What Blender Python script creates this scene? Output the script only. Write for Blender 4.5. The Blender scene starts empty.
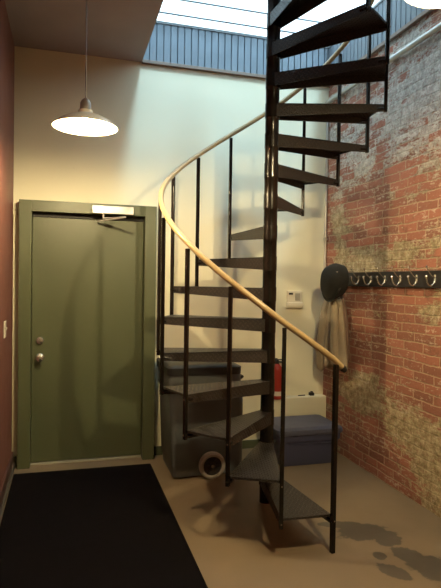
import bpy, bmesh, math, random
from mathutils import Vector, Matrix
random.seed(4)
PI = math.pi
C = bpy.context.scene.collection
SC = bpy.context.scene

# ------------------------------------------------------------------ camera, light, exposure
YAW, PITCH, ROLL, FPX, EYE = 0.2800214, -0.0217415, 0.0154478, 539.685, 1.494
F = Vector((math.sin(YAW) * math.cos(PITCH), math.cos(YAW) * math.cos(PITCH), math.sin(PITCH)))
R0 = Vector((math.cos(YAW), -math.sin(YAW), 0)); U0 = R0.cross(F)
RR = R0 * math.cos(ROLL) + U0 * math.sin(ROLL); UU = U0 * math.cos(ROLL) - R0 * math.sin(ROLL)
cd = bpy.data.cameras.new('camera'); co = bpy.data.objects.new('camera', cd); C.objects.link(co)
m4 = Matrix((RR, UU, -F)).transposed().to_4x4(); m4.translation = (0, 0, EYE); co.matrix_world = m4
cd.sensor_fit = 'VERTICAL'; cd.sensor_height = 24; cd.lens = FPX * 24 / 588; cd.clip_start = .02
SC.camera = co

w = bpy.data.worlds.new('sky'); SC.world = w; w.use_nodes = True
bg = w.node_tree.nodes['Background']; bg.inputs[0].default_value = (.70, .92, 1, 1); bg.inputs[1].default_value = 3.0
sd = bpy.data.lights.new('sun', 'SUN'); sd.energy = 13.5; sd.angle = math.radians(9); sd.color = (.55, .84, 1)
so = bpy.data.objects.new('sun', sd); C.objects.link(so); so.rotation_euler = Vector((-.26, 1, -1.6)).to_track_quat('-Z', 'Y').to_euler()
SC.view_settings.view_transform = 'Standard'; SC.view_settings.look = 'None'
SC.view_settings.gamma = 1; SC.view_settings.exposure = 0.24; SC.view_settings.use_curve_mapping = False
BULB = 1500.0
BULB_COL = (1, .79, .43, 1)

# ------------------------------------------------------------------ helpers
def link_nodes(nt, a, b): nt.links.new(a, b)

class NT:
    def __init__(s, mat): s.t = mat.node_tree; s.n = s.t.nodes
    def add(s, typ, ins=None, **kw):
        n = s.n.new(typ)
        for k, v in kw.items(): setattr(n, k, v)
        for k, v in (ins or {}).items(): s.put(n.inputs[k], v)
        return n
    def put(s, sock, v):
        if isinstance(v, bpy.types.NodeSocket): s.t.links.new(v, sock)
        else: sock.default_value = v
    def math(s, op, a, b=0.0, c=None, clamp=False):
        n = s.n.new('ShaderNodeMath'); n.operation = op; n.use_clamp = clamp
        s.put(n.inputs[0], a); s.put(n.inputs[1], b)
        if c is not None: s.put(n.inputs[2], c)
        return n.outputs[0]
    def noise(s, vec, scale, detail=4, rough=.55, dist=0):
        return s.add('ShaderNodeTexNoise', {'Vector': vec, 'Scale': scale, 'Detail': detail, 'Roughness': rough, 'Distortion': dist}).outputs['Fac']
    def ramp(s, f, stops, interp='LINEAR'):
        n = s.n.new('ShaderNodeValToRGB'); s.put(n.inputs[0], f); r = n.color_ramp; r.interpolation = interp
        while len(r.elements) < len(stops): r.elements.new(.5)
        for e, (p, c) in zip(r.elements, stops):
            e.position = p; e.color = c if len(c) == 4 else (*c, 1)
        return n.outputs[0]
    def mix(s, f, a, b, mode='MIX'):
        n = s.n.new('ShaderNodeMix'); n.data_type = 'RGBA'; n.blend_type = mode
        s.put(n.inputs[0], f)
        for i, v in ((6, a), (7, b)): s.put(n.inputs[i], v if isinstance(v, bpy.types.NodeSocket) else (*v[:3], 1))
        return n.outputs[2]
    def sstep(s, f, a, b):
        n = s.n.new('ShaderNodeMapRange'); n.interpolation_type = 'SMOOTHSTEP'
        s.put(n.inputs[0], f); n.inputs[1].default_value = a; n.inputs[2].default_value = b
        return n.outputs[0]
    def bump(s, h, strength=.5, dist=.01):
        return s.add('ShaderNodeBump', {'Height': h, 'Strength': strength, 'Distance': dist}).outputs[0]

def mat(name, col=(.5, .5, .5), rough=.5, metal=0, var=.12, scale=6, bump=0, bscale=60, spec=.5):
    """a procedural surface: base colour broken up by noise, roughness variation, optional fine bump"""
    m = bpy.data.materials.new(name); m.use_nodes = True; g = NT(m); b = g.n['Principled BSDF']
    o = g.add('ShaderNodeTexCoord').outputs['Object']
    nz = g.noise(o, scale)
    g.put(b.inputs['Base Color'], g.mix(nz, [c * (1 - var) for c in col], [min(1, c * (1 + var)) for c in col]))
    g.put(b.inputs['Roughness'], g.add('ShaderNodeMapRange', {0: g.noise(o, scale * 3), 3: max(0, rough - .08), 4: min(1, rough + .08)}).outputs[0])
    b.inputs['Metallic'].default_value = metal; b.inputs['Specular IOR Level'].default_value = spec
    if bump: g.put(b.inputs['Normal'], g.bump(g.noise(o, bscale), bump, .004))
    return m

def bm_new(): return bmesh.new()
def hexa(bm, p):
    """8 corners: bottom ring then top ring"""
    v = [bm.verts.new(q) for q in p]
    for f in ((3, 2, 1, 0), (4, 5, 6, 7), (0, 1, 5, 4), (1, 2, 6, 5), (2, 3, 7, 6), (3, 0, 4, 7)): bm.faces.new([v[i] for i in f])
def box(bm, x0, x1, y0, y1, z0, z1):
    hexa(bm, [(x0, y0, z0), (x1, y0, z0), (x1, y1, z0), (x0, y1, z0), (x0, y0, z1), (x1, y0, z1), (x1, y1, z1), (x0, y1, z1)])
def tube(bm, pts, r, n=12, cap=True, closed=False):
    pts = [Vector(p) for p in pts]; rings = []; prev = None
    for i, p in enumerate(pts):
        if closed: t = pts[(i + 1) % len(pts)] - pts[i - 1]
        else: t = pts[min(i + 1, len(pts) - 1)] - pts[max(i - 1, 0)]
        t.normalize()
        if prev is None:
            a = Vector((0, 0, 1)) if abs(t.z) < .9 else Vector((1, 0, 0)); u = t.cross(a).normalized()
        else: u = (prev - t * prev.dot(t)).normalized()
        prev = u; v = t.cross(u); rr = r[i] if isinstance(r, (list, tuple)) else r
        rings.append([bm.verts.new(p + (u * math.cos(2 * PI * k / n) + v * math.sin(2 * PI * k / n)) * rr) for k in range(n)])
    m = len(rings)
    for i in range(m if closed else m - 1):
        a, b = rings[i], rings[(i + 1) % m]
        for k in range(n): bm.faces.new((a[k], a[(k + 1) % n], b[(k + 1) % n], b[k]))
    if cap and not closed: bm.faces.new(rings[0][::-1]); bm.faces.new(rings[-1])
def lathe(bm, prof, c=(0, 0, 0), axis='Z', n=32, cap=True):
    """profile of (radius, height) about an axis"""
    rings = []
    for r, h in prof:
        ring = []
        for k in range(n):
            a = 2 * PI * k / n; x, y = r * math.cos(a), r * math.sin(a)
            q = {'Z': (x, y, h), 'Y': (x, h, -y), 'X': (h, x, y)}[axis]
            ring.append(bm.verts.new((c[0] + q[0], c[1] + q[1], c[2] + q[2])))
        rings.append(ring)
    for a, b in zip(rings, rings[1:]):
        for k in range(n): bm.faces.new((a[k], a[(k + 1) % n], b[(k + 1) % n], b[k]))
    if cap: bm.faces.new(rings[0][::-1]); bm.faces.new(rings[-1])
def rrect(x0, x1, y0, y1, r, n=6):
    out = []
    for cx, cy, a0 in ((x1 - r, y1 - r, 0), (x0 + r, y1 - r, 90), (x0 + r, y0 + r, 180), (x1 - r, y0 + r, 270)):
        for i in range(n + 1):
            a = math.radians(a0 + 90 * i / n); out.append((cx + r * math.cos(a), cy + r * math.sin(a)))
    return out
def loft(bm, rings, cap=True):
    vs = [[bm.verts.new(p) for p in r] for r in rings]; n = len(vs[0])
    for a, b in zip(vs, vs[1:]):
        for k in range(n): bm.faces.new((a[k], a[(k + 1) % n], b[(k + 1) % n], b[k]))
    if cap: bm.faces.new(vs[0][::-1]); bm.faces.new(vs[-1])
def obj(name, bm, m, parent=None, smooth=False, bevel=0, sub=0):
    bmesh.ops.recalc_face_normals(bm, faces=bm.faces[:])
    me = bpy.data.meshes.new(name); bm.to_mesh(me); bm.free(); me.materials.append(m)
    if smooth:
        for p in me.polygons: p.use_smooth = True
    o = bpy.data.objects.new(name, me); C.objects.link(o)
    if parent: o.parent = parent
    if bevel:
        b = o.modifiers.new('bevel', 'BEVEL'); b.width = bevel; b.segments = 3; b.limit_method = 'ANGLE'; b.angle_limit = .6
    if sub:
        s = o.modifiers.new('sub', 'SUBSURF'); s.levels = sub; s.render_levels = sub
    if smooth and not sub:
        me.set_sharp_from_angle(angle=.7)
    return o
def struct(name, bm, m, parent=None, **k):
    o = obj(name, bm, m, parent, **k)
    if parent is None: o['kind'] = 'structure'
    return o
def tag(o, label, cat, group=None):
    o['label'] = label; o['category'] = cat
    if group: o['group'] = group
    return o
def thing(name, label, cat, loc=(0, 0, 0), rotz=0, group=None):
    o = bpy.data.objects.new(name, None); C.objects.link(o); o.location = loc; o.rotation_euler = (0, 0, rotz)
    return tag(o, label, cat, group)

# ------------------------------------------------------------------ room dimensions (metres, floor at z = 0)
XL, XR, YB, YF, H = -.4024, 2.335, 4.585, -2.6, 3.33
OX, OY = .60, 2.3            # the stair opening in the ceiling: x > OX, y > OY
PZ = 3.664                   # top of the blue boarding round the opening

# ------------------------------------------------------------------ materials
def wall_paint():
    m = bpy.data.materials.new('cream_wall_paint'); m.use_nodes = True; g = NT(m); b = g.n['Principled BSDF']
    o = g.add('ShaderNodeTexCoord').outputs['Object']
    a = g.mix(g.noise(o, 1.6, 5), (.73, .68, .49), (.81, .76, .57))
    sc = g.sstep(g.noise(o, 9, 6, .7), .66, .74)
    g.put(b.inputs['Base Color'], g.mix(g.math('MULTIPLY', sc, .25), a, (.45, .40, .30)))
    b.inputs['Roughness'].default_value = .55
    g.put(b.inputs['Normal'], g.bump(g.noise(o, 45), .12, .003))
    return m
def brick():
    m = bpy.data.materials.new('old_brick'); m.use_nodes = True; g = NT(m); b = g.n['Principled BSDF']
    o = g.add('ShaderNodeTexCoord').outputs['Object']
    sp = g.add('ShaderNodeSeparateXYZ', {0: o}); y, z = sp.outputs[1], sp.outputs[2]
    wz = g.math('ADD', g.math('MULTIPLY', g.math('SUBTRACT', g.noise(o, 3.2, 2), .5), .03), g.math('MULTIPLY', g.math('SUBTRACT', g.noise(o, 38, 3), .5), .012))
    wy = g.math('MULTIPLY', g.math('SUBTRACT', g.noise(o, 31, 3), .5), .016)
    v0 = g.add('ShaderNodeCombineXYZ', {0: y, 1: z}).outputs[0]
    v = g.add('ShaderNodeCombineXYZ', {0: g.math('ADD', y, wy), 1: g.math('ADD', z, wz)}).outputs[0]
    def bricks(c1, c2, mo, bias=0.0):
        return g.add('ShaderNodeTexBrick', {'Vector': v, 'Scale': 1, 'Mortar Size': .0065, 'Mortar Smooth': .5, 'Bias': bias,
               'Brick Width': .215, 'Row Height': .0645, 'Color1': (*c1, 1), 'Color2': (*c2, 1), 'Mortar': (*mo, 1)}, offset=.45, squash=1.25, squash_frequency=3)
    bt = bricks((.40, .155, .105), (.19, .082, .060), (.54, .39, .26), -.1)
    pb = bricks((0, 0, 0), (1, 1, 1), (.7, .7, .7)).outputs[0]
    c = g.mix(g.math('MULTIPLY', g.noise(v0, 22, 6, .7), .5), bt.outputs[0], (.42, .19, .12))
    c = g.mix(g.math('MULTIPLY', g.sstep(g.noise(v0, 7, 5, .7), .54, .68), .5), c, (.13, .07, .045))       # soot
    vs = g.add('ShaderNodeVectorMath', {0: v0, 1: (.62, 1.3, 1)}, operation='MULTIPLY').outputs[0]
    chips = g.sstep(g.math('ADD', g.noise(vs, 30, 5, .75), g.math('MULTIPLY', g.math('SUBTRACT', g.noise(vs, 4, 3), .5), .35)), .57, .63)
    # where plaster and whitewash still cling
    dens = g.math('ADD', .435, g.math('MULTIPLY', g.sstep(z, 2.0, 2.9), .06))
    for cy, cz, ry, rz_, am in ((3.95, .58, .30, .22, .22), (3.15, .46, .45, .13, .26), (2.95, .20, .32, .17, .22), (3.95, 1.68, .28, .11, .15), (3.45, 1.71, .30, .13, .17),
                               (4.3, 1.8, .12, .25, .15), (2.98, 1.33, .14, .05, .17), (3.45, 2.85, .75, .30, .11), (4.1, 2.5, .3, .2, .05), (2.95, 2.30, .35, .16, .12), (4.35, 2.1, .16, .3, .12),
                               (1.9, .6, .5, .3, .2), (1.3, 1.8, .6, .3, .2), (.4, .9, .5, .5, .18), (-.6, 2.2, .6, .4, .18), (2.0, 2.9, .8, .3, .18), (3.75, .17, .30, .16, -.12)):
        u = g.math('DIVIDE', g.math('SUBTRACT', y, cy), ry); w_ = g.math('DIVIDE', g.math('SUBTRACT', z, cz), rz_)
        q = g.math('ADD', g.math('MULTIPLY', u, u), g.math('MULTIPLY', w_, w_))
        dens = g.math('MULTIPLY_ADD', g.math('EXPONENT', g.math('MULTIPLY', q, -1.0)), am, dens)
    big = g.noise(vs, 3.0, 3, .6, .4); med = g.noise(vs, 12, 6, .78); fine = g.noise(vs, 48, 4, .7)
    n = g.math('ADD', g.math('ADD', g.math('MULTIPLY', big, .42), g.math('MULTIPLY', med, .44)), g.math('MULTIPLY', fine, .14))
    n = g.math('ADD', g.math('ADD', n, g.math('SUBTRACT', dens, .5)), g.math('MULTIPLY', g.math('SUBTRACT', pb, .5), .09))
    mask = g.math('MULTIPLY', g.sstep(n, .495, .555), g.add('ShaderNodeMapRange', {0: g.noise(v0, 40, 5, .8), 1: .36, 2: .54, 3: .35, 4: .95}).outputs[0])
    mot = g.sstep(g.noise(v0, 17, 6, .8), .38, .62)
    pl = g.mix(mot, (.25, .20, .10), (.62, .53, .33)); wh = g.mix(mot, (.46, .43, .38), (.86, .83, .77))
    pale = g.mix(g.sstep(z, 2.0, 2.6), pl, wh)
    c = g.mix(mask, c, pale); c = g.mix(g.math('MULTIPLY', chips, .65), c, (.68, .57, .43))
    g.put(b.inputs['Base Color'], c); b.inputs['Roughness'].default_value = .8; b.inputs['Specular IOR Level'].default_value = .3
    h = g.math('ADD', g.math('SUBTRACT', 1.0, bt.outputs[1]), g.math('MULTIPLY', g.noise(v0, 50, 5, .7), .7))
    g.put(b.inputs['Normal'], g.bump(g.math('ADD', h, g.math('MULTIPLY', mask, .5)), .9, .009))
    return m
def concrete():
    m = bpy.data.materials.new('tan_painted_concrete'); m.use_nodes = True; g = NT(m); b = g.n['Principled BSDF']
    o = g.add('ShaderNodeTexCoord').outputs['Object']
    sp = g.add('ShaderNodeSeparateXYZ', {0: o}); x, y = sp.outputs[0], sp.outputs[1]
    c = g.mix(g.noise(o, 1.3, 4), (.175, .130, .082), (.225, .170, .110))
    c = g.mix(g.math('MULTIPLY', g.sstep(g.noise(o, 16, 6, .7), .5, .75), .3), c, (.22, .16, .10))
    # worn grey patches where the paint has gone
    def ell(cx, cy, rx, ry, a):
        ca, sa = math.cos(a), math.sin(a)
        dx, dy = g.math('SUBTRACT', x, cx), g.math('SUBTRACT', y, cy)
        u = g.math('DIVIDE', g.math('ADD', g.math('MULTIPLY', dx, ca), g.math('MULTIPLY', dy, sa)), rx)
        v = g.math('DIVIDE', g.math('SUBTRACT', g.math('MULTIPLY', dy, ca), g.math('MULTIPLY', dx, sa)), ry)
        return g.math('SQRT', g.math('ADD', g.math('MULTIPLY', u, u), g.math('MULTIPLY', v, v)))
    d = None
    for e in ((1.66, 2.98, .15, .05, -.3), (1.74, 2.86, .17, .11, .0), (1.84, 2.76, .09, .11, -.4), (1.84, 2.54, .08, .12, .5), (1.90, 2.38, .13, .17, .4), (1.68, 2.58, .04, .045, 0), (1.66, 2.42, .06, .10, .5)):
        q = ell(*e); d = q if d is None else g.math('MINIMUM', d, q)
    d = g.math('ADD', d, g.math('MULTIPLY', g.math('SUBTRACT', g.noise(o, 14, 5, .6), .5), .9))
    st = g.math('SUBTRACT', 1.0, g.sstep(d, .88, 1.02))
    c = g.mix(g.math('MULTIPLY', st, .9), c, (.07, .06, .048))
    g.put(b.inputs['Base Color'], c)
    g.put(b.inputs['Roughness'], g.add('ShaderNodeMapRange', {0: g.noise(o, 5, 5), 3: .38, 4: .6}).outputs[0])
    b.inputs['Specular IOR Level'].default_value = .35
    g.put(b.inputs['Normal'], g.bump(g.noise(o, 30, 5), .15, .004))
    return m
def checker_plate():
    """black painted steel with raised lozenges, alternating direction"""
    m = bpy.data.materials.new('black_checker_plate'); m.use_nodes = True; g = NT(m); b = g.n['Principled BSDF']; b.inputs['Specular IOR Level'].default_value = .4
    uv = g.add('ShaderNodeUVMap').outputs[0]
    s = g.add('ShaderNodeVectorMath', {0: uv, 'Scale': 1 / .023}, operation='SCALE').outputs[0]
    s = g.add('ShaderNodeVectorRotate', {'Vector': s, 'Angle': PI / 4}, rotation_type='Z_AXIS').outputs[0]
    sp = g.add('ShaderNodeSeparateXYZ', {0: s}); u, v = sp.outputs[0], sp.outputs[1]
    par = g.math('MODULO', g.math('ADD', g.math('FLOOR', u), g.math('FLOOR', v)), 2.0); par = g.math('ABSOLUTE', par)
    fu = g.math('SUBTRACT', g.math('FRACT', u), .5); fv = g.math('SUBTRACT', g.math('FRACT', v), .5)
    def el(a, bb): return g.math('ADD', g.math('POWER', g.math('DIVIDE', g.math('ABSOLUTE', a), .46), 2), g.math('POWER', g.math('DIVIDE', g.math('ABSOLUTE', bb), .17), 2))
    q = g.add('ShaderNodeMix', {0: par, 2: el(fu, fv), 3: el(fv, fu)}, data_type='FLOAT').outputs[0]
    h = g.math('SUBTRACT', 1.0, g.sstep(q, .4, 1.1))
    o = g.add('ShaderNodeTexCoord').outputs['Object']
    g.put(b.inputs['Base Color'], g.mix(h, g.mix(g.noise(o, 7), (.013, .010, .0085), (.024, .019, .016)), (.065, .054, .045)))
    g.put(b.inputs['Roughness'], g.mix(h, (.48,) * 3, (.2,) * 3)); b.inputs['Metallic'].default_value = .0
    g.put(b.inputs['Normal'], g.bump(h, .9, .004))
    return m
def skin_glass(name, alpha_t, col, trans):
    m = bpy.data.materials.new(name); m.use_nodes = True; g = NT(m); g.n.clear()
    out = g.add('ShaderNodeOutputMaterial'); t = g.add('ShaderNodeBsdfTransparent', {0: (*trans, 1)}); l = g.add('ShaderNodeBsdfTranslucent', {0: (*col, 1)})
    gl = g.add('ShaderNodeBsdfGlossy', {1: .1}); mx = g.add('ShaderNodeMixShader', {0: alpha_t, 1: t.outputs[0], 2: l.outputs[0]})
    m2 = g.add('ShaderNodeMixShader', {0: .05, 1: mx.outputs[0], 2: gl.outputs[0]}); g.put(out.inputs[0], m2.outputs[0]); return m
def emit(name, col, s):
    m = bpy.data.materials.new(name); m.use_nodes = True; g = NT(m); g.n.clear()
    e = g.add('ShaderNodeEmission', {0: col, 1: s}); g.put(g.add('ShaderNodeOutputMaterial').inputs[0], e.outputs[0]); return m

M = dict(
    wall=wall_paint(), brick=brick(), floor=concrete(), plate=checker_plate(),
    maroon=mat('maroon_wall_paint', (.19, .065, .05), .5, var=.1, scale=2, bump=.1),
    ceiling=mat('dusky_ceiling_paint', (.33, .275, .27), .8, var=.12, scale=3, bump=.15, bscale=30),
    green=mat('olive_green_paint', (.082, .093, .046), .42, var=.10, scale=2.2, bump=.06, bscale=25),
    greendark=mat('dark_green_baseboard_paint', (.075, .085, .045), .5),
    basebrown=mat('brown_baseboard_paint', (.085, .04, .032), .5), shoe=mat('grey_shoe_moulding', (.07, .06, .05), .6),
    board=mat('blue_grey_boarding', (.17, .21, .25), .6, var=.15, scale=8), trim=mat('brown_trim_wood', (.22, .16, .125), .6),
    shaft=mat('white_shaft_board', (.7, .73, .74), .7), bar=mat('grey_glazing_bar', (.22, .25, .27), .5),
    glass=skin_glass('frosted_skylight_sheet', .45, (.95, .95, .95), (.95, .97, 1)),
    steel=mat('black_painted_steel', (.008, .006, .0045), .24, var=.25, scale=9, spec=.35),
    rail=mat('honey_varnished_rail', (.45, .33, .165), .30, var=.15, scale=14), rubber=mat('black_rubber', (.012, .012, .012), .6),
    mat=mat('black_mat_pile', (.0035, .003, .0038), .98, var=.4, scale=12, bump=.4, bscale=220, spec=.03),
    chrome=mat('bright_chrome', (.66, .63, .58), .22, metal=.92, var=.05), alu=mat('brushed_aluminium', (.72, .71, .68), .35, metal=.35, var=.05),
    bin=mat('charcoal_plastic', (.085, .095, .100), .48, var=.2, bump=.1, bscale=120), binlid=mat('dark_lid_plastic', (.016, .016, .017), .4),
    tire=mat('pale_grey_tyre', (.28, .265, .235), .75), cooler=mat('slate_blue_plastic', (.050, .055, .11), .48, var=.12), coolerlid=mat('grey_blue_lid_plastic', (.075, .08, .125), .5, var=.12),
    red=mat('red_enamel', (.30, .02, .012), .35), white=mat('white_plastic', (.68, .62, .50), .5, var=.04), grey=mat('pale_grey_plastic', (.36, .33, .27), .5),
    shade=mat('cream_enamel_shade', (.62, .58, .5), .35, var=.04), socket=mat('grey_lamp_socket', (.25, .23, .21), .4, metal=.5),
    cloth=mat('tan_coat_cloth', (.31, .245, .165), .9, var=.15, scale=18, bump=.35, bscale=160), cloth2=mat('brown_coat_lining', (.16, .10, .07), .9, var=.15),
    felt=mat('charcoal_hat_felt', (.022, .022, .020), .9, var=.3, scale=20, bump=.4, bscale=200),
    rack=mat('black_rack_board', (.012, .009, .009), .45), galv=mat('galvanised_conduit', (.52, .50, .47), .35, metal=.6), dark=mat('near_black_plastic', (.01, .01, .01), .5),
    thresh=mat('worn_threshold_metal', (.42, .38, .30), .5, metal=.4),
)
M['bulb'] = emit('glowing_bulb', BULB_COL, BULB); M['bulb_strong'] = emit('brighter_glowing_bulb', BULB_COL, BULB * 1.7)

# ------------------------------------------------------------------ the room
bm = bm_new(); box(bm, XL - .15, XR + .25, YF - .15, YB + .15, -.15, 0); struct('floor', bm, M['floor'])
bm = bm_new(); box(bm, XL - .15, XR, YB, YB + .15, 0, H + .015); struct('wall_back', bm, M['wall'])
bm = bm_new(); box(bm, XL - .15, XL, YF, YB, 0, H); struct('wall_left', bm, M['maroon'])
bm = bm_new(); box(bm, XR, XR + .22, YF, YB + .15, 0, H + .015); struct('wall_right', bm, M['brick'])
bm = bm_new(); box(bm, XL - .15, XR + .22, YF - .15, YF, 0, H); struct('wall_front', bm, M['wall'])
bm = bm_new(); box(bm, XL - .15, OX, YF - .15, YB + .15, H, PZ); box(bm, OX, XR + .22, YF - .15, OY, H, PZ); struct('ceiling', bm, M['ceiling'])
# skylight shaft above the stair opening
ZT = PZ + (YB - OY)
bm = bm_new(); hexa(bm, [(OX - .1, OY - .1, PZ), (OX, OY - .1, PZ), (OX, YB + .1, PZ), (OX - .1, YB + .1, PZ), (OX - .1, OY - .1, ZT + .1), (OX, OY - .1, ZT + .1), (OX, YB + .1, PZ + .02), (OX - .1, YB + .1, PZ + .02)])
struct('wall_shaft_left', bm, M['shaft'])
bm = bm_new(); box(bm, OX - .1, XR + .22, OY - .1, OY, PZ, ZT); struct('wall_shaft_front', bm, M['shaft'])
def boarding(name, p0, p1, nrm):
    """vertical tongue-and-groove boards between two floor points"""
    bm = bm_new(); p0, p1, nrm = Vector(p0), Vector(p1), Vector(nrm); L = (p1 - p0).length; d = (p1 - p0) / L; n = round(L / .0605); wd = L / n
    for i in range(n):
        a = p0 + d * (i * wd + .004); b = p0 + d * ((i + 1) * wd - .004)
        r = [a - nrm * .0, b - nrm * .0, b + nrm * .02, a + nrm * .02]
        hexa(bm, [(q.x, q.y, H + .015) for q in r] + [(q.x, q.y, PZ) for q in r])
    a, b = p0 - nrm * .03, p1 - nrm * .03; r = [p0 + nrm * .003, p1 + nrm * .003, b, a]
    hexa(bm, [(q.x, q.y, H + .015) for q in r] + [(q.x, q.y, PZ) for q in r])
    return struct(name, bm, M['board'], bevel=.002)
boarding('wall_boarding_back', (OX, YB, 0), (XR, YB, 0), (0, -1, 0))
boarding('wall_boarding_right', (XR, YB, 0), (XR, OY, 0), (-1, 0, 0))
bm = bm_new(); box(bm, OX, XR - .03, YB - .03, YB, H - .012, H + .017); struct('trim_1', bm, M['trim'], bevel=.004)
bm = bm_new(); box(bm, XR - .03, XR, OY, YB, H - .012, H + .017); struct('trim_2', bm, M['trim'], bevel=.004)
bm = bm_new(); box(bm, OX, XR - .02, YB - .028, YB + .03, PZ, PZ + .02); struct('trim_3', bm, M['bar'])
bm = bm_new(); box(bm, XR - .028, XR + .03, OY, YB, PZ, PZ + .02); struct('trim_4', bm, M['bar'])
# sloping glazing and the side glazing over the brick wall
sk = bpy.data.objects.new('window_1', None); C.objects.link(sk); sk['kind'] = 'structure'
def slope(y, off=0): return PZ + .02 + (YB - y) + off
bm = bm_new(); hexa(bm, [(OX, OY, slope(OY)), (XR, OY, slope(OY)), (XR, YB + .02, slope(YB + .02)), (OX, YB + .02, slope(YB + .02)),
                         (OX, OY, slope(OY, .012)), (XR, OY, slope(OY, .012)), (XR, YB + .02, slope(YB + .02, .012)), (OX, YB + .02, slope(YB + .02, .012))])
obj('pane', bm, M['glass'], sk)
for yy in (4.520, 4.435, 4.05, 3.6, 3.1, 2.6):
    bm = bm_new(); z = slope(yy) - .012
    tube(bm, [(OX, yy, z), (XR, yy, z)], .008, 6); obj('glazing_bar', bm, M['bar'], sk)
bm = bm_new(); a = (XR, XR + .012)
hexa(bm, [(a[0], OY, PZ + .02), (a[1], OY, PZ + .02), (a[1], YB, PZ + .02), (a[0], YB, PZ + .02), (a[0], OY, slope(OY)), (a[1], OY, slope(OY)), (a[1], YB, slope(YB) + .001), (a[0], YB, slope(YB) + .001)])
obj('side_pane', bm, M['glass'], sk)
# baseboards
bm = bm_new(); box(bm, XL, XL + .016, YF, YB - .016, .02, .115); o = struct('baseboard_left', bm, M['basebrown'], bevel=.003)
bm = bm_new(); box(bm, XL + .016, XL + .03, YF, YB - .016, 0, .03); obj('shoe_moulding', bm, M['shoe'], o, bevel=.004)
bm = bm_new(); box(bm, XL, -.364, YB - .016, YB, 0, .075); box(bm, .745, 1.80, YB - .016, YB, 0, .075); struct('baseboard_back', bm, M['greendark'], bevel=.003)
# low plastered block in the corner and the rounded plaster at the top of the corner
bm = bm_new(); box(bm, 1.80, XR - .006, YB - .09, YB, 0, .462); struct('wall_plinth', bm, M['wall'], bevel=.012)

# ------------------------------------------------------------------ door
dr = bpy.data.objects.new('door_1', None); C.objects.link(dr); dr['kind'] = 'structure'; dr.location = (.19, YB, 0)
def dbox(name, m, x0, x1, y0, y1, z0, z1, bevel=.003, parent=None, extra=()):
    bm = bm_new()
    for q in ((x0, x1, y0, y1, z0, z1),) + tuple(extra): box(bm, q[0] - .19, q[1] - .19, q[2], q[3], q[4], q[5])
    return obj(name, bm, m, parent or dr, bevel=bevel)
dbox('door_frame', M['green'], -.352, -.258, -.11, 0, 0, 2.115, extra=((.630, .725, -.11, 0, 0, 2.115), (-.258, .630, -.11, 0, 2.028, 2.115)))
lf = dbox('door_leaf', M['green'], -.256, .628, -.022, -.002, .018, 1.992)
dbox('head_shade_strip', M['rubber'], -.256, .628, -.030, -.002, 1.994, 2.027, .002)  # dark strip added to stand in for the shade under the door head
dbox('threshold', M['thresh'], -.256, .628, -.05, -.002, 0, .014)
bm = bm_new(); lathe(bm, [(.033, 0), (.033, -.006), (.026, -.012), (.013, -.018), (.012, -.035), (.024, -.042), (.029, -.055), (.026, -.066), (.012, -.072)], (-.192 - .19, -.022, .867), 'Y', 24)
kn = obj('door_knob', bm, M['chrome'], dr, smooth=True)
bm = bm_new(); lathe(bm, [(.031, 0), (.031, -.006), (.027, -.02), (.012, -.024)], (-.193 - .19, -.022, 1.004), 'Y', 24); box(bm, -.393, -.373, -.05, -.044, 1.001, 1.007); obj('deadbolt', bm, M['chrome'], dr, smooth=True)
cl = dbox('door_closer', M['alu'], .200, .528, -.165, -.11, 2.030, 2.092, .004); 
bm = bm_new(); 
tube(bm, [(.10, -.138, 2.032), (.10, -.138, 1.995), (.255, -.33, 1.99), (.06, -.06, 1.975)], .008, 8)
obj('closer_arm', bm, M['alu'], cl)

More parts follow.
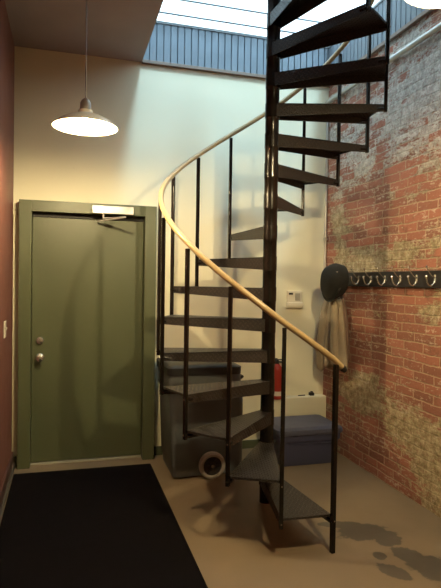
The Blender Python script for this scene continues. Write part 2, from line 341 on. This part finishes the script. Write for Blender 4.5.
# ------------------------------------------------------------------ spiral staircase
SX, SY, R, TH0, DTH, RISE = 1.3288, 3.4268, .7538, -1.4252, .40072, .20854
NT_ = 18
st = thing('spiral_staircase', 'black steel spiral staircase with checker plate treads and honey wooden handrail beside the brick wall', 'staircase', (SX, SY, 0))
def th(k): return TH0 - (k - 1) * DTH
bm = bm_new(); tube(bm, [(0, 0, .0), (0, 0, 4.75)], .043, 28); obj('central_column', bm, M['steel'], st, smooth=True)
def tread_mesh():
    bm = bm_new(); uvl = bm.loops.layers.uv.new('UVMap'); RT = R - .014; t = .005
    A1 = Vector((RT, 0, 0)); B1 = Vector((RT * math.cos(-DTH), RT * math.sin(-DTH), 0))
    A0 = Vector((.022, .040, 0)); rot = Matrix.Rotation(-DTH, 3, 'Z'); B0 = rot @ Vector((.022, -.040, 0))
    mid = Vector(((RT * .985) * math.cos(-DTH / 2), (RT * .985) * math.sin(-DTH / 2), 0))
    def quadbox(p, q, z0p, z0q, inward):
        hexa(bm, [(p.x, p.y, z0p), (q.x, q.y, z0q), (q.x + inward.x, q.y + inward.y, z0q), (p.x + inward.x, p.y + inward.y, z0p),
                  (p.x, p.y, 0), (q.x, q.y, 0), (q.x + inward.x, q.y + inward.y, 0), (p.x + inward.x, p.y + inward.y, 0)])
    ring = [A0, A1, mid, B1, B0]
    lo = [bm.verts.new((p.x, p.y, -t)) for p in ring]; up = [bm.verts.new((p.x, p.y, .0005)) for p in ring]
    bm.faces.new(lo); bm.faces.new(up[::-1])
    for i in range(5): bm.faces.new((lo[i], lo[(i + 1) % 5], up[(i + 1) % 5], up[i]))
    d = (A1 - A0).normalized(); quadbox(A0, A1, -.086, -.048, Vector((d.y, -d.x, 0)) * t)
    d = (B1 - B0).normalized(); quadbox(B0, B1, -.086, -.048, Vector((-d.y, d.x, 0)) * t)
    quadbox(A1, mid, -.014, -.012, -mid.normalized() * t); quadbox(mid, B1, -.012, -.014, -mid.normalized() * t)
    bmesh.ops.recalc_face_normals(bm, faces=bm.faces[:])
    for f in bm.faces:
        for l in f.loops:
            c = l.vert.co
            if abs(f.normal.z) > .5: l[uvl].uv = (c.x, c.y)
            elif abs(f.normal.x) > .8: l[uvl].uv = (c.y, c.z)
            else: l[uvl].uv = (math.hypot(c.x, c.y), c.z)
    return bm
tr0 = obj('tread', tread_mesh(), M['plate'], st)
bm = bm_new(); lathe(bm, [(.0485, -.088), (.0485, .006), (.046, .008), (.046, .112), (.0475, .114), (.0475, .119)], n=28); hb0 = obj('hub_collar', bm, M['steel'], tr0, smooth=True)
bks = []
for a in (0, -DTH):
    c0, s0 = math.cos(a), math.sin(a); bm = bm_new()
    tube(bm, [((R - .06) * c0, (R - .06) * s0, -.03), ((R - .005) * c0, (R - .005) * s0, -.026)], .008, 8)
    bks.append(obj('baluster_bracket', bm, M['steel'], tr0))
for k in range(1, NT_ + 1):
    z = k * RISE - .0095 * max(0, k - 11)
    if k == 1: t = tr0
    else:
        t = tr0.copy(); C.objects.link(t); t.parent = st
        for q in [hb0] + bks: c2 = q.copy(); C.objects.link(c2); c2.parent = t
    t.location = (0, 0, z); t.rotation_euler = (0, 0, th(k))
RT_ = [(.5, .85), (1, .868), (2, .862), (3, .872), (4, .878), (5, .874), (6, .85), (7, .825), (8, .812), (9, .803), (10, .79), (11, .782), (30, .79)]
def zk(k): return k * RISE - .0095 * max(0, k - 11)
def rz(k):
    for (a, b), (c, d) in zip(RT_, RT_[1:]):
        if k <= c: return zk(k) + b + (d - b) * (k - a) / (c - a)
def pp(k, z, r=R): return Vector((r * math.cos(th(k)), r * math.sin(th(k)), z))
def baluster(k, zb):
    bm = bm_new(); h = .0110 if k > 1 else .0125; c = pp(k, 0, R - .006 if k > 1 else R + .006); a = th(k)
    u = Vector((math.cos(a), math.sin(a), 0)) * h; v = Vector((-math.sin(a), math.cos(a), 0)) * h; z1 = rz(k) - .026
    r = [c - u - v, c + u - v, c + u + v, c - u + v]
    hexa(bm, [(q.x, q.y, zb) for q in r] + [(q.x, q.y, z1) for q in r])
    b = obj('baluster', bm, M['steel'], st, bevel=.003)
    for zz in ([zk(k) - .026] + ([zk(k - 1) - .026] if k > 1 else [])):
        if zz > zk(NT_): continue
        bm = bm_new(); e = u.normalized(); q = c + u * .9 + Vector((0, 0, zz)); tube(bm, [q, q + e * .005], .0042, 8)
        obj('bolt', bm, M['chrome'], b)
for k in range(1, NT_ + 2): baluster(k, 0 if k == 1 else zk(k - 1) - .052)
bm = bm_new(); pts = []
for i in range(0, 18 * 14 + 1):
    k = .80 + i * (18.4 - .0) / (18 * 14); pts.append(pp(k, rz(k), R - .017))
tube(bm, pts, .0175, 14); hr = obj('handrail', bm, M['rail'], st, smooth=True)
bm = bm_new(); a, b_ = pp(.80, rz(.80), R - .017), pp(.72, rz(.72), R - .017); tube(bm, [a + (a - b_) * .1, a, (a + b_) / 2, b_], [.018, .019, .019, .014], 14); obj('handrail_end_cap', bm, M['rubber'], hr, smooth=True)

# ------------------------------------------------------------------ pendant lamps
def pendant(label, x, y, z, rad, zc, bulb):
    t = thing('pendant_lamp', label, 'lamp', (x, y, z), 0)
    s = rad / .155
    prof = [(.155, 0), (.150, .008), (.120, .030), (.085, .048), (.055, .058), (.036, .066), (.034, .080)]
    bm = bm_new(); outer = [(r * s, h * s) for r, h in prof]; inner = [(r * s - .003, h * s - .002) for r, h in prof[:-1]]
    n = 48; rings = []
    for r, h in outer[::-1] + [(rad + .003, -.003)] + inner:
        rings.append([bm.verts.new((r * math.cos(2 * PI * k / n), r * math.sin(2 * PI * k / n), h)) for k in range(n)])
    for a, b in zip(rings, rings[1:]):
        for k in range(n): bm.faces.new((a[k], a[(k + 1) % n], b[(k + 1) % n], b[k]))
    obj('lamp_shade', bm, M['shade'], t, smooth=True)
    bm = bm_new(); lathe(bm, [(.020, .045 * s), (.030, .05 * s), (.030, .115 * s), (.022, .13 * s), (.008, .14 * s)], n=24); obj('lamp_socket', bm, M['socket'], t, smooth=True)
    bm = bm_new(); lathe(bm, [(.012, .06), (.016, .042), (.026, .024), (.032, .004), (.029, -.016), (.018, -.030), (.004, -.035)], n=24); obj('light_bulb', bm, bulb, t, smooth=True)
    bm = bm_new(); tube(bm, [(0, 0, .13 * s), (0, 0, zc - z)], .0035, 8); cdd = obj('cord', bm, M['socket'], t)
    bm = bm_new(); lathe(bm, [(.055, zc - z), (.055, zc - z - .012), (.02, zc - z - .03)], n=24); obj('ceiling_rose', bm, M['socket'], t, smooth=True)
    return t
pendant('shallow enamel pendant lamp glowing in front of the green door', .100, 3.15, 2.355, .178, H, M['bulb'])
pendant('glowing pendant lamp cut off by the upper right corner near the brick wall', 1.32, 1.66, 2.575, .165, H, M['bulb_strong'])

# ------------------------------------------------------------------ mat
bm = bm_new(); loft(bm, [[(x, y, z) for x, y in rrect(-.365, .678, .4, 4.345, .012)] for z in (0.0005, .008, .011)])
tag(obj('floor_mat', bm, M['mat']), 'long black floor mat running up to the green door', 'mat')

# ------------------------------------------------------------------ wheeled bin
b = thing('wheeled_bin', 'charcoal wheeled rubbish bin standing behind the lower stair treads', 'bin', (1.0, 4.22, 0))
def ring(x0, x1, y0, y1, r, z): return [(x - 1.0, y - 4.22, z) for x, y in rrect(x0, x1, y0, y1, r)]
bm = bm_new()
loft(bm, [ring(.792, 1.33, 3.97, 4.44, .035, .015), ring(.788, 1.335, 3.968, 4.442, .035, .085), ring(.780, 1.345, 3.960, 4.455, .04, .095), ring(.762, 1.345, 3.955, 4.475, .05, .58),
          ring(.758, 1.335, 3.950, 4.48, .05, .655), ring(.750, 1.33, 3.945, 4.49, .05, .665), ring(.748, 1.315, 3.943, 4.495, .05, .79)])
obj('bin_body', bm, M['bin'], b, smooth=True)
bm = bm_new(); loft(bm, [ring(.738, 1.318, 3.935, 4.51, .055, .79), ring(.734, 1.32, 3.93, 4.515, .055, .845), ring(.742, 1.285, 3.938, 4.505, .05, .855), ring(.78, 1.25, 3.98, 4.46, .04, .868)])
obj('lid', bm, M['binlid'], b, smooth=True)
bm = bm_new(); tube(bm, [(.32, -.2, .74), (.35, -.18, .75), (.35, .18, .75), (.32, .2, .74)], .014, 10); obj('handle', bm, M['binlid'], b, smooth=True)
for s in (-1, 1):
    yc = (3.925 if s < 0 else 4.5) - 4.22
    bm = bm_new(); lathe(bm, [(.072, -.026), (.088, -.029), (.1, -.02), (.103, 0), (.1, .02), (.088, .026), (.072, .024), (.072, -.026)], (.082, yc, .104), 'Y', 40, cap=False); wl = obj('wheel', bm, M['tire'], b, smooth=True)
    bm = bm_new(); lathe(bm, [(.073, -.015), (.066, -.02), (.028, -.012), (.02, -.024), (.006, -.026)], (.082, yc, .104), 'Y', 32)
    for q in range(6):
        a = q * PI / 3; tube(bm, [(.082 + .022 * math.cos(a), yc - .018, .104 + .022 * math.sin(a)), (.082 + .068 * math.cos(a), yc - .019, .104 + .068 * math.sin(a))], .005, 6)
    obj('wheel_hub', bm, M['dark'], wl)
    bm = bm_new(); lathe(bm, [(.014, -.031), (.014, -.012)], (.082, yc, .104), 'Y', 16); obj('hub_cap', bm, M['chrome'], wl)

# ------------------------------------------------------------------ cooler box
c = thing('cooler_box', 'slate blue plastic storage box with lid in the corner below the coat', 'box', (1.95, 4.2, 0))
def cr(x0, x1, y0, y1, r, z): return [(x - 1.95, y - 4.2, z) for x, y in rrect(x0, x1, y0, y1, r)]
bm = bm_new(); loft(bm, [cr(1.705, 2.195, 4.045, 4.40, .03, 0), cr(1.70, 2.20, 4.04, 4.405, .04, .01), cr(1.685, 2.215, 4.025, 4.42, .04, .20), cr(1.675, 2.225, 4.015, 4.43, .04, .205), cr(1.672, 2.228, 4.012, 4.433, .04, .255)])
for x0 in (1.76, 1.97): box(bm, x0 - 1.95, x0 + .17 - 1.95, 4.017 - 4.2, 4.03 - 4.2, .176, .184)
obj('box_body', bm, M['cooler'], c, smooth=True)
bm = bm_new(); loft(bm, [cr(1.66, 2.24, 4.0, 4.445, .05, .26), cr(1.655, 2.245, 3.995, 4.45, .05, .275), cr(1.66, 2.24, 4.0, 4.445, .05, .30), cr(1.69, 2.21, 4.03, 4.415, .04, .315), cr(1.72, 2.18, 4.06, 4.385, .03, .312)])
obj('lid', bm, M['coolerlid'], c, smooth=True)
bm = bm_new(); tube(bm, [(-.275, -.09, .2), (-.30, -.09, .185), (-.305, -.05, .17), (-.305, .05, .17), (-.30, .09, .185), (-.275, .09, .2)], .01, 8); obj('handle', bm, M['dark'], c, smooth=True)

# ------------------------------------------------------------------ fire extinguisher
e = thing('fire_extinguisher', 'small red fire extinguisher hung on the cream wall behind the stair column', 'fire extinguisher', (1.84, YB - .075, .45))
bm = bm_new(); lathe(bm, [(.036, 0), (.044, .006), (.046, .02), (.046, .265), (.040, .29), (.022, .31), (.016, .32)], n=32); obj('cylinder', bm, M['red'], e, smooth=True)
bm = bm_new(); lathe(bm, [(.0465, .035), (.0465, .075)], n=32, cap=False); obj('paper_label', bm, M['white'], e, smooth=True)
bm = bm_new(); lathe(bm, [(.015, .315), (.016, .345), (.01, .352)], n=16); box(bm, -.01, .075, -.008, .008, .352, .36); box(bm, -.01, .065, -.006, .006, .334, .341); obj('valve', bm, M['dark'], e)
bm = bm_new(); tube(bm, [(.014, 0, .335), (.045, -.01, .33), (.058, -.01, .30), (.056, -.008, .2), (.054, -.006, .10)], [.006, .006, .006, .006, .009], 8); obj('hose', bm, M['rubber'], e, smooth=True)
bm = bm_new(); box(bm, -.02, .02, .046, .075, .2, .36); obj('bracket', bm, M['dark'], e)

# ------------------------------------------------------------------ wall devices
t = thing('intercom', 'small cream wall intercom with a keypad and protruding lower tray beside the corner', 'intercom', (2.02, YB, 1.34))
bm = bm_new(); box(bm, -.072, .070, -.022, 0, -.02, .085); obj('housing', bm, M['white'], t, bevel=.004)
bm = bm_new(); loft(bm, [[(x, y, z) for x, y in rrect(-.078, .078, -d, 0, .006)] for z, d in ((-.07, .034), (-.05, .045), (-.022, .040), (-.018, .03))]); obj('tray', bm, M['white'], t, smooth=True)
bm = bm_new(); box(bm, -.058, -.018, -.0245, -.022, .05, .068); obj('display', bm, M['dark'], t)
bm = bm_new(); box(bm, .005, .052, -.026, -.022, -.004, .064); o = obj('keypad', bm, M['grey'], t, bevel=.001)
s = thing('light_switch', 'cream double light switch on the maroon wall', 'light switch', (XL, 4.0, 1.145), 0)
bm = bm_new(); box(bm, 0, .006, -.058, .058, -.058, .058); obj('plate', bm, M['white'], s, bevel=.002)
for yy in (-.024, .024):
    bm = bm_new(); hexa(bm, [(.006, yy - .005, -.012), (.008, yy - .005, -.012), (.008, yy + .005, -.012), (.006, yy + .005, -.012), (.006, yy - .005, .012), (.018, yy - .005, .010), (.018, yy + .005, .010), (.006, yy + .005, .012)])
    obj('toggle', bm, M['grey'], s)
# conduits
bm = bm_new(); tube(bm, [(XR - .016, YB - .02, 1.0), (XR - .016, YB - .02, 3.10)], .0125, 12)
for z in (1.25, 1.9, 2.5, 3.0): box(bm, XR - .034, XR, YB - .036, YB - .018, z, z + .02)
tag(obj('vertical_conduit', bm, M['galv'], smooth=True), 'thin grey conduit running up the corner of cream and brick walls', 'pipe')
bm = bm_new(); tube(bm, [(XR - .03, 1.2, 3.165), (XR - .03, 4.50, 3.165), (XR - .03, 4.535, 3.163), (XR - .03, 4.56, 3.15)], .02, 12)
for yy in (1.6, 2.6, 3.5, 4.3): box(bm, XR - .03, XR, yy, yy + .03, 3.142, 3.192)
tag(obj('horizontal_conduit', bm, M['galv'], smooth=True), 'pale pipe running along the top of the brick wall', 'pipe')
bm = bm_new(); box(bm, -.02, .02, -.02, .02, 0, .028); box(bm, -.006, .012, -.012, .012, .028, .038)
o = obj('small_box', bm, M['dark'], bevel=.003); o.location = (2.195, YB - .045, .462); tag(o, 'tiny black box lying on the low ledge above the blue box', 'box')
bm = bm_new(); tube(bm, [(-.04, 0, .005), (.03, .004, .005)], .005, 8); o = obj('marker_pen', bm, M['dark']); o.location = (2.10, YB - .05, .462); tag(o, 'thin dark stick lying on the low ledge left of the tiny black box', 'stick')

# ------------------------------------------------------------------ coat rack
rk = thing('coat_rack', 'long black board of silver coat hooks screwed to the brick wall', 'coat rack', (XR, 3.0, 1.535))
bm = bm_new(); box(bm, -.024, 0, -1.2, 1.42, -.058, .058); obj('backboard', bm, M['rack'], rk, bevel=.003)
def hook_mesh():
    bm = bm_new()
    loft(bm, [[(x, y, z) for y, z in rrect(-.010, .010, -.028, .030, .008)] for x in (-.024, -.029)])
    pr = [(-.027, 0, -.008), (-.038, 0, -.032), (-.056, 0, -.044), (-.078, 0, -.034), (-.090, 0, -.010), (-.093, 0, .010)]
    tube(bm, pr, [.007, .006, .0055, .0055, .0055, .006], 10)
    bmesh.ops.create_uvsphere(bm, u_segments=12, v_segments=8, radius=.0105, matrix=Matrix.Translation((-.094, 0, .016)))
    pr = [(-.027, 0, .010), (-.045, 0, .018), (-.070, 0, .042), (-.088, 0, .066), (-.092, 0, .078)]
    tube(bm, pr, [.005, .004, .0035, .0035, .004], 10)
    bmesh.ops.create_uvsphere(bm, u_segments=12, v_segments=8, radius=.007, matrix=Matrix.Translation((-.093, 0, .082)))
    return bm
h0 = obj('coat_hook', hook_mesh(), M['chrome'], rk, smooth=True)
for i in range(10):
    h = h0 if i == 0 else h0.copy()
    if i: C.objects.link(h); h.parent = rk
    h.location = (0, 4.32 - .1905 * i - 3.0 + .0, 0)

# ------------------------------------------------------------------ coat and hat on the first hook
def cloth_loft(name, rows, m, parent, nf=5, amp=.012, seg=48, seed=0, cap=True):
    """rows: (cx, cy, rx, ry, z); hanging cloth with vertical folds growing to the hem"""
    bm = bm_new(); rr = random.Random(seed); ph = [rr.uniform(0, 6.28) for _ in range(3)]; rings = []
    for i, (cx, cy, rx, ry, z) in enumerate(rows):
        f = i / (len(rows) - 1); r = []
        for k in range(seg):
            a = 2 * PI * k / seg
            w_ = amp * (.35 + f) * (math.sin(nf * a + ph[0] + f * .8) * .6 + math.sin((nf * 2 + 1) * a + ph[1] - f) * .3)
            r.append((cx + (rx + w_) * math.cos(a), cy + (ry + w_) * math.sin(a), z + (.008 * math.sin(3 * a + ph[2]) if f == 1 else 0)))
        rings.append(r)
    loft(bm, rings, cap); return obj(name, bm, m, parent, smooth=True, sub=1)
ct = thing('coat', 'tan cloth coat hanging in the corner from the black hook board', 'coat', (XR - .075, 4.185, 0))
X0 = XR - .09
cloth_loft('coat_lining', [(.01, .02, .02, .05, 1.43), (.005, .015, .025, .09, 1.38), (.01, 0, .035, .12, 1.27), (.01, -.01, .04, .14, 1.12), (.01, -.02, .042, .155, .95), (.01, -.03, .045, .165, .80)], M['cloth2'], ct, 6, .006, seed=3)
cloth_loft('front_panel', [(-.015, -.02, .022, .045, 1.40), (-.025, -.045, .035, .072, 1.28), (-.03, -.075, .042, .088, 1.12), (-.035, -.105, .046, .098, .95), (-.035, -.125, .048, .102, .82), (-.035, -.13, .048, .104, .765)], M['cloth'], ct, 4, .008, seed=3)
cloth_loft('front_panel', [(-.012, .06, .020, .035, 1.40), (-.022, .085, .030, .045, 1.28), (-.025, .105, .034, .052, 1.12), (-.028, .115, .036, .058, .95), (-.028, .12, .038, .062, .82), (-.028, .12, .038, .064, .75)], M['cloth'], ct, 3, .006, seed=11)
cloth_loft('sleeve', [(-.03, .13, .03, .035, 1.38), (-.045, .155, .042, .050, 1.25), (-.05, .185, .045, .055, 1.05), (-.05, .20, .044, .055, .88), (-.05, .205, .043, .052, .70)], M['cloth'], ct, 3, .006, seed=5)
cloth_loft('sleeve', [(-.06, -.06, .025, .03, 1.36), (-.075, -.085, .034, .042, 1.22), (-.082, -.10, .036, .045, 1.02), (-.082, -.115, .036, .045, .88), (-.08, -.12, .034, .043, .80)], M['cloth'], ct, 3, .006, seed=8)
bm = bm_new(); tube(bm, [(-.0, -.05, 1.42), (-.03, -.03, 1.38), (-.05, .02, 1.33), (-.03, .07, 1.38), (-.0, .09, 1.42)], [.010, .016, .018, .016, .010], 10); obj('collar', bm, M['cloth'], ct, smooth=True)
ht = thing('hat', 'dark charcoal cloth cap hung over the coat on the first hook', 'hat', (XR - .175, 4.06, 1.52))
bm = bm_new(); n = 40; rings = []
rt = Matrix.Rotation(.42, 3, 'X') @ Matrix.Rotation(.15, 3, 'Z')
for j in range(9):
    f = j / 8; a = f * PI / 2; r = []
    for k in range(n):
        q = 2 * PI * k / n; rad = math.cos(a) ** .6 if j < 8 else .04
        wv = 1 + .05 * math.sin(3 * q + 1) * (1 - f) + .03 * math.sin(5 * q)
        v = Vector((-.02 - .085 * math.sin(a), .118 * rad * wv * math.cos(q), .158 * rad * wv * math.sin(q)))
        r.append(rt @ v)
    rings.append(r)
loft(bm, [[rt @ Vector((.06, .100 * math.cos(2 * PI * k / n), .135 * math.sin(2 * PI * k / n))) for k in range(n)]] + rings)
obj('crown', bm, M['felt'], ht, smooth=True)
bm = bm_new(); up, lo = [], []
for k in range(17):
    a = math.radians(-175 + 170 * k / 16); 
    up.append((Vector((.0, .10 * math.cos(a), .115 * math.sin(a))), Vector((-.045 , .13 * math.cos(a), .182 * math.sin(a)))))
vs = [[bm.verts.new(rt @ (i + o_ )) for i in pr] for pr in up for o_ in (Vector((0, 0, 0)),)]
for a, b2 in zip(vs, vs[1:]): bm.faces.new((a[0], a[1], b2[1], b2[0]))
o = obj('brim', bm, M['felt'], ht, smooth=True); sm = o.modifiers.new('thick', 'SOLIDIFY'); sm.thickness = .006
bm = bm_new(); bmesh.ops.create_uvsphere(bm, u_segments=12, v_segments=8, radius=.007, matrix=Matrix.Translation(rt @ Vector((-.06, -.075, .115)))); obj('button', bm, M['chrome'], ht, smooth=True)
